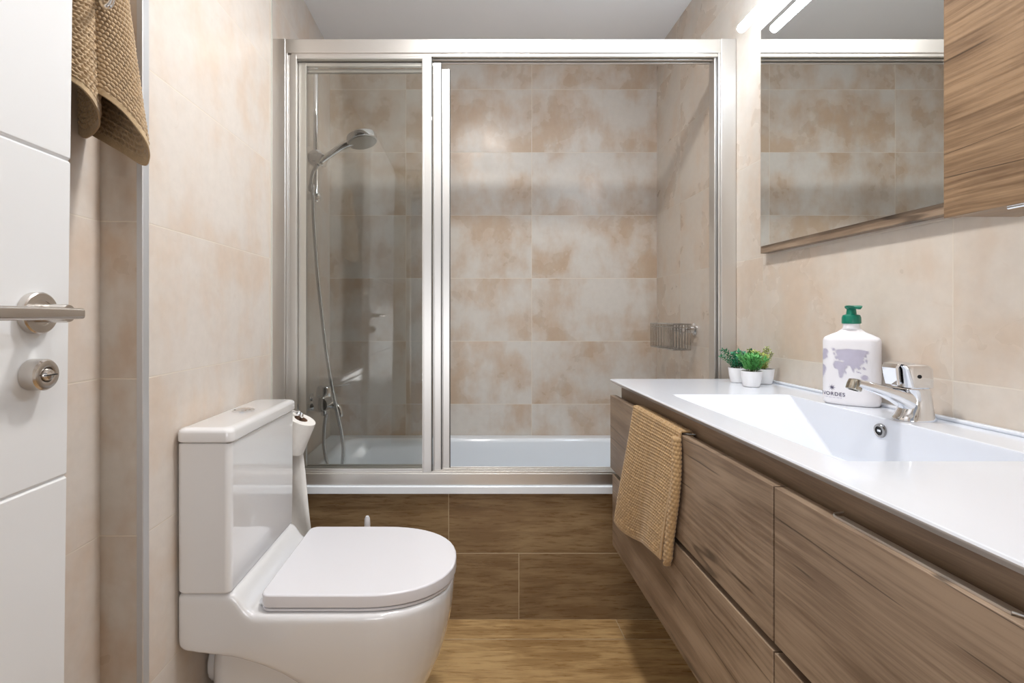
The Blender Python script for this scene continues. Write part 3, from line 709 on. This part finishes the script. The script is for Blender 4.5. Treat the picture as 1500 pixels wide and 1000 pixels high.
# ---------------- three small plants ----------------
def plant(c, kind, mat, label, hgt, spread, seed):
    rnd = random.Random(seed); c = Vector(c)
    r = empty('potted_plant', c, label, 'plant', None)
    b = BM(); lathe(b, [(.0185,.0003),(.0205,.002),(.0245,.020),(.0268,.041),(.0268,.0430),(.0250,.0430),(.0245,.038),(.020,.036)], c, n=36); fixn(b); link('pot', b, M['pot'], r, autos=50)
    b = BM(); lathe(b, [(.0243,.036),(.0243,.0385),(.010,.0405),(0,.0405)], c, n=24); fixn(b); link('soil', b, M['soil'], r)
    lf = BM(); st = BM()
    ns = 12
    for s in range(ns):
        a = 2*PI*s/ns+rnd.uniform(-.3,.3); rr = rnd.uniform(.1,1.)
        base = c+Vector((math.cos(a)*.012*rr, math.sin(a)*.012*rr, .040))
        L = hgt*rnd.uniform(.70,1.0)*(1-.25*rr); out = spread*rr
        pts = [base, base+Vector((math.cos(a)*out*.35, math.sin(a)*out*.35, L*.5)), base+Vector((math.cos(a)*out, math.sin(a)*out, L))]
        path = catmull(pts, 6); tube(st, path, .0007, 5)
        for i, p in enumerate(path):
            if i < 2: continue
            tdir = (path[min(i+1,len(path)-1)]-path[i-1]).normalized()
            nl = 3 if kind != 'thin' else 4
            for m in range(nl):
                an = 2*PI*m/nl+i*1.1+s; n1_, n2_ = frame(tdir)
                d = (n1_*math.cos(an)+n2_*math.sin(an)+tdir*(.9 if kind == 'thin' else .45)).normalized()
                ll = {'round': .0085, 'thin': .0115, 'small': .0080}[kind]*rnd.uniform(.8,1.2); lw = {'round': .0030, 'thin': .0022, 'small': .0020}[kind]
                sdv = d.cross(tdir).normalized(); up = d.cross(sdv)
                a0 = lf.verts.new(p); a1 = lf.verts.new(p+d*ll*.35+sdv*lw+up*.0008); a2 = lf.verts.new(p+d*ll*.75+sdv*lw*.7+up*.0006); a3 = lf.verts.new(p+d*ll-up*.001)
                a4 = lf.verts.new(p+d*ll*.75-sdv*lw*.7+up*.0006); a5 = lf.verts.new(p+d*ll*.35-sdv*lw+up*.0008); mid = lf.verts.new(p+d*ll*.5-up*.0006)
                for f in ((a0,a1,mid),(a1,a2,mid),(a2,a3,mid),(a3,a4,mid),(a4,a5,mid),(a5,a0,mid)): lf.faces.new(f)
    link('stems', st, M['stem'], r); link('foliage', lf, mat, r, smooth=False)
plant((.773, 1.377, ZT), 'thin', M['leaf_mid'], 'small fresh green plant in a white pot, in front of the other two', .058, .024, 3)
plant((.785, 1.466, ZT), 'round', M['leaf_dark'], 'small dark green plant in a white pot, behind on the left by the shower frame', .069, .040, 5)
plant((.842, 1.436, ZT), 'small', M['leaf_yel'], 'small yellow-green plant in a white pot, nearest the right wall', .071, .040, 9)

# ---------------- mirror, lamp, wall cabinet ----------------
XM = .868
mr = empty('wall_mirror', (XR, 1.0, .2), 'large rectangular mirror on a wood backing board above the washbasin', 'mirror')
my1 = XM*F/(1114-VX); mzb = (463-371.5)*XM/(1114-VX); mzt = (463-47)*XM/(1114-VX)
b = BM(); box(b, XM, XR-.001, .34, my1, mzb, mzt); fixn(b); link('backing_board', b, M['wood'], mr, bevel=.001)
b = BM(); box(b, XM-.005, XM-.0005, .345, my1-.010, mzb+.020, mzt-.001); fixn(b); link('mirror_glass', b, M['mirror'], mr, smooth=False)
lp = empty('mirror_lamp', (.85, 1.2, mzt), 'slim bright white tube lamp fixed along the top of the mirror', 'lamp')
ly1 = 1.508; lx, lz = .8135, .862
b = BM(); 
tube(b, [(lx, .900, lz), (lx, .904, lz), (lx, .912, lz), (lx, ly1-.012, lz), (lx, ly1-.004, lz), (lx, ly1, lz)], .0125, 24, rfun=lambda t: .0125 if .15 < t < .85 else (.0095 if .02 < t < .98 and not (.1 < t < .9) else .004) if t in (0., 1.) or True else .01)
fixn(b); link('light_tube', b, M['led'], lp)
b = BM()
for y in (1.0, 1.28): box(b, lx+.0135, XM+.010, y-.012, y+.012, lz-.004, lz+.002); box(b, XM-.0008, XM+.0025, y-.015, y+.015, mzt-.02, mzt+.014)
box(b, XM+.003, XR-.001, .97, 1.31, mzt+.0005, mzt+.012)
fixn(b); link('housing', b, M['alu_x'], lp, bevel=.001)
wc = empty('wall_cabinet', (XR, .55, .153), 'warm oak wall cabinet beside the mirror at the upper right', 'cabinet')
XC = .745; yc1 = XC*F/(1382-VX); zc0 = (463-320)*XC/(1382-VX)
b = BM(); box(b, XC+.019, XM-.006, .10, yc1-.002, zc0+.002, .86); fixn(b); link('carcass', b, M['wood_warm'], wc, bevel=.0008)
b = BM(); box(b, XC, XC+.018, .10, yc1, zc0, .862); fixn(b); dd = link('door', b, M['wood_warm'], wc, bevel=.0009)
b = BM(); h0 = XC*F/(1474-VX); tube(b, [(XC+.006, h0, zc0-.002), (XC-.003, h0-.006, zc0-.004), (XC-.003, h0-.14, zc0-.004), (XC+.006, h0-.146, zc0-.002)], .0028, 10); fixn(b); link('handle', b, M['chrome'], dd)

# ---------------- door ----------------
DX = -.545; DY = .682
b = BM(); box(b, DX-.04, DX, -.16, DY, FL+.008, 1.03)
fixn(b)
b2 = BM()
zs = [FL+.008]
gro = [(463-731)/F, (463-195)/F]
# grooves: slot heights where the door face meets them (parallel to the floor)
g1 = (463-696.7)*(.545/590.); g2 = (463-234.7)*(.545/590.)
b.free(); b = BM()
gz = [g1-.464*1.0+.0, g1, g2, g2+.43]
prof = [(DX-.04, FL+.008), (DX, FL+.008)]
for g in (g1-.43, g1, g2, g2+.43):
    prof += [(DX, g-.0035), (DX-.003, g-.0005), (DX-.003, g+.0005), (DX, g+.0035)]
prof += [(DX, 1.03), (DX-.04, 1.03)]
prism(b, prof, 'Y', -.16, DY); fixn(b)
D = link('door_1', b, M['door'], smooth=False, bevel=.0010, origin=(DX, -.16, FL)); D['kind'] = 'structure'
D.rotation_euler = (0, math.radians(-.7)*-1, 0)
D.location.x -= .0127
HY, HZ = .628, .004
b = BM(); lathe(b, [(.0262,.0005),(.0262,.009),(.0245,.0105),(.016,.0110),(.0155,.0100),(.0125,.0100)], (DX, HY, HZ), (1,0,0), 48); link('rosette', b, M['nickel'], D)
b = BM(); lathe(b, [(.0115,.010),(.0115,.040),(.0105,.044),(0,.044)], (DX, HY, HZ), (1,0,0), 32)
rings = []
for y, hx, hz, xo in ((HY+.0125,.0030,.0050,.050),(HY+.0115,.0050,.0068,.050),(HY-.02,.0054,.0075,.050),(HY-.06,.0054,.0080,.051),(HY-.115,.0054,.0080,.051),(HY-.122,.004,.006,.051)):
    rings.append([(DX+xo+x, y, HZ+z) for x, y_, z in [(p[0], 0, p[1]) for p in [(q_[0], q_[1]) for q_ in rrect(-hx, hx, -hz, hz, 0, min(hx,hz)*.75, 3)]]])
loft(b, rings); fixn(b); link('lever_handle', b, M['nickel'], D, autos=50)
LZ = HZ-.0765
b = BM(); lathe(b, [(.0195,.0005),(.0195,.018),(.0175,.0205),(.013,.0215),(.0095,.0205),(.0095,.016)], (DX, HY-.003, LZ), (1,0,0), 40); fixn(b); lk = link('privacy_lock', b, M['nickel'], D)
b = BM(); lathe(b, [(.0088,.015),(.0088,.020),(.0060,.0245),(0,.0258)], (DX, HY-.003, LZ), (1,0,0), 28); box(b, DX+.0225, DX+.0262, HY-.0115, HY+.0055, LZ-.0006, LZ+.0006, 1); fixn(b); link('turn_button', b, [M['nickel'], M['black']], lk)

# ---------------- towels ----------------
def sheet(name, rows, cell, amp, mats, hem, parent=None, origin=None, thick=.003, sides=(0,0), bandmat=1, pat=0):
    """rows: list of polylines (top->bottom); bumps pushed out along normals in a knotted waffle"""
    n, m = len(rows), len(rows[0])
    cu = [0.]
    midr = rows[-1]
    for i in range(1, m): cu.append(cu[-1]+(midr[i]-midr[i-1]).length)
    mc = m//2; cv = [0.]
    for j in range(1, n): cv.append(cv[-1]+(rows[j][mc]-rows[j-1][mc]).length)
    b = BM(); V_ = []
    for j in range(n):
        line = []
        for i in range(m):
            p = rows[j][i]
            tu = rows[j][min(i+1,m-1)]-rows[j][max(i-1,0)]; tv = rows[min(j+1,n-1)][i]-rows[max(j-1,0)][i]
            nn = tu.cross(tv); nn = nn.normalized() if nn.length > 1e-12 else Vector((1,0,0))
            d = min(cv[-1]-cv[j], 1.)
            e = 1. if d > hem else 0.
            if sides[0] and cu[i] < sides[0]: e = 0.
            if sides[1] and cu[-1]-cu[i] < sides[1]: e = 0.
            a = cu[i]/cell[0]; c_ = cv[j]/cell[1]
            if pat == 0:
                h = abs(math.sin(PI*(a+.5*(int(c_) % 2))))**.8*abs(math.sin(PI*c_))**.7
                h += .10*math.sin(a*5.1+c_*3.7)*math.sin(a*2.3-c_*6.1)
            else:
                h = (abs(math.sin(PI*a))*abs(math.sin(PI*c_)))**.8
            line.append(b.verts.new(p+nn*(amp*h*e-(0 if e else -amp*.5))))
        V_.append(line)
    for j in range(n-1):
        for i in range(m-1):
            f = b.faces.new((V_[j][i], V_[j][i+1], V_[j+1][i+1], V_[j+1][i]))
            d = cv[-1]-cv[j]
            f.material_index = 1 if (d <= hem or (sides[0] and cu[i] < sides[0]) or (sides[1] and cu[-1]-cu[i] < sides[1])) else 0
    o = link(name, b, mats, parent, origin=origin, autos=80)
    s = o.modifiers.new('solid', 'SOLIDIFY'); s.thickness = thick; s.offset = 0
    return o
def resample(pts, n):
    L = [0.]
    for i in range(1, len(pts)): L.append(L[-1]+(pts[i]-pts[i-1]).length)
    out = []; k = 0
    for i in range(n):
        d = L[-1]*i/(n-1)
        while k < len(L)-2 and L[k+1] < d: k += 1
        out.append(pts[k].lerp(pts[k+1], (d-L[k])/max(1e-9, L[k+1]-L[k])))
    return out
bot = [(62,98,.775),(84,106,.775),(103,117,.78),(122,130,.79),(137,147,.81),(147,168,.84),(146,188,.875),(127,203,.90),(112,190,.915),(101,180,.93),(118,190,.925),(137,200,.92),(175,222,.91),(208,242,.90),(216,232,.89),(214,215,.875),(203,194,.86),(180,165,.845),(150,141,.83),(125,130,.83)]
top = [(80,-75,.80),(90,-75,.80),(101,-75,.805),(116,-75,.81),(130,-75,.82),(139,-75,.84),(139,-75,.86),(134,-75,.88),(126,-75,.89),(120,-75,.90),(130,-75,.90),(142,-75,.90),(158,-75,.895),(172,-75,.885),(176,-75,.875),(175,-75,.865),(170,-75,.855),(160,-75,.845),(147,-75,.84),(140,-75,.84)]
Bc = catmull([P(*p) for p in bot], 14); Tc = catmull([P(*p) for p in top], 14)
# keep matching parameters (by bottom arc length)
def resample_pair(A_, B__, n):
    L = [0.]
    for i in range(1, len(A_)): L.append(L[-1]+(A_[i]-A_[i-1]).length)
    oa, ob = [], []; k = 0
    for i in range(n):
        d = L[-1]*i/(n-1)
        while k < len(L)-2 and L[k+1] < d: k += 1
        f = (d-L[k])/max(1e-9, L[k+1]-L[k]); oa.append(A_[k].lerp(A_[k+1], f)); ob.append(B__[k].lerp(B__[k+1], f))
    return oa, ob
NB = 330; Bb, Tt = resample_pair(Bc, Tc, NB)
rows = []; NR = 230
for j in range(NR):
    t_ = j/(NR-1); e = t_**1.15
    rows.append([Tt[i].lerp(Bb[i], e)+Vector((0,0,(Tt[i].z-Bb[i].z)*(e-t_))) for i in range(NB)])
sh = sheet('hanging_towel', rows, (.0105, .0092), .0046, [M['towel'], M['hem']], .013, origin=P(155, -75, .88))
tag(sh, 'brown waffle-weave towel hanging in folds behind the white door', 'towel')
hk = empty('towel_hook', (XN, .87, .55), 'small metal hook between the folds of the hanging towel', 'hook')
b = BM(); lathe(b, [(.018,.001),(.018,.006),(.008,.009)], (XN, .87, .575), (1,0,0)); tube(b, [(XN+.006,.87,.575),(-.655,.868,.572),(-.632,.85,.562),P(150,6,.825),P(156,10,.815),P(162,6,.815),P(165,-5,.815)], .0042, 12, smooth_path=6); fixn(b); link('hook_arm', b, M['chrome'], hk)

# vanity towel: drapes over the upper drawer
def vt(px, py, X): return P(px, py, X*F/(px-VX))
rowsV = []; NU = 190; NV = 250
rnd = random.Random(4)
def vpoint(u, v):
    """u 0..1 from far edge to near edge; v in metres down the front (negative = over the top and behind)"""
    yt = 1.318-(1.318-1.022)*u
    zt_ = -.2365
    if v < 0:
        a = -v
        if a < .020: return Vector((XD-.004+a+.002, yt, zt_+.003))
        return Vector((XD+.0235, yt, zt_-(a-.020)))
    Lb = .335+.020*math.cos(u*2.6)-.0*u
    t_ = v/Lb
    ybf, ybn = 1.415, 1.085
    yb = ybf+(ybn-ybf)*u
    y = yt+(yb-yt)*t_**1.25
    z = zt_-(.340*(1-u)+.300*u+.014*math.sin(u*5.5))*t_
    bul = .004+.014*math.sin(min(1,t_)*PI*.55)
    x = XD-bul-.006*math.sin(u*PI*2.2+t_*1.5)*t_-.004*math.sin(u*9+1)*t_
    if t_ < .04: x = XD-.002-(bul-.002)*(t_/.04)
    return Vector((min(x, XD-.0045), y, z))
rows = []
for j in range(NV):
    v = -.09+(.09+.335)*j/(NV-1)
    r_ = []
    for i in range(NU):
        u = i/(NU-1); 
        vv = v if v < 0 else v*( .335+.020*math.cos(u*2.6))/.335
        r_.append(vpoint(u, vv))
    rows.append(r_)
vs = sheet('draped_towel', rows, (.0115, .0076), .0036, [M['towel2'], M['towel2']], .008, origin=(XD, 1.17, -.237), thick=.0035, sides=(.005,.008), pat=0)
tag(vs, 'ochre brown waffle towel draped over the upper vanity drawer', 'towel')
# folded-under layer showing at the near edge
b = BM()
def fold(t_, a):
    """roll of coarse towel; t_ 0..1 down, a angle"""
    top_ = Vector((XD-.010, 1.034, -.242)); 
    px0, px1 = 999, 984; 
    py = 640+188*t_; px = 997-11*t_+3*math.sin(t_*5)
    X = XD-.0085-.003*math.sin(t_*PI)
    c_ = P(px-6, py, X*F/(px-6-VX))
    ry = .016*(.75+.35*t_)*(1 if t_ < .93 else max(.25, (1-t_)/.07))
    return c_+Vector((.0070*math.cos(a), -ry*math.sin(a), 0))
rings = []
nR = 150; nA = 64
for j in range(nR+1):
    t_ = j/nR; ring = []
    for k in range(nA):
        a = 2*PI*k/nA; h = abs(math.sin(k*PI/8+(j//5 % 2)*PI/2))**.7*abs(math.sin(PI*j/5.))**.6
        p0 = fold(t_, a); n_v = Vector((math.cos(a)*.6, -math.sin(a), 0)).normalized()
        ring.append(p0+n_v*.0022*h)
    rings.append(ring)
loft(b, rings); fixn(b); link('folded_edge', b, M['towel2'], vs, autos=80)
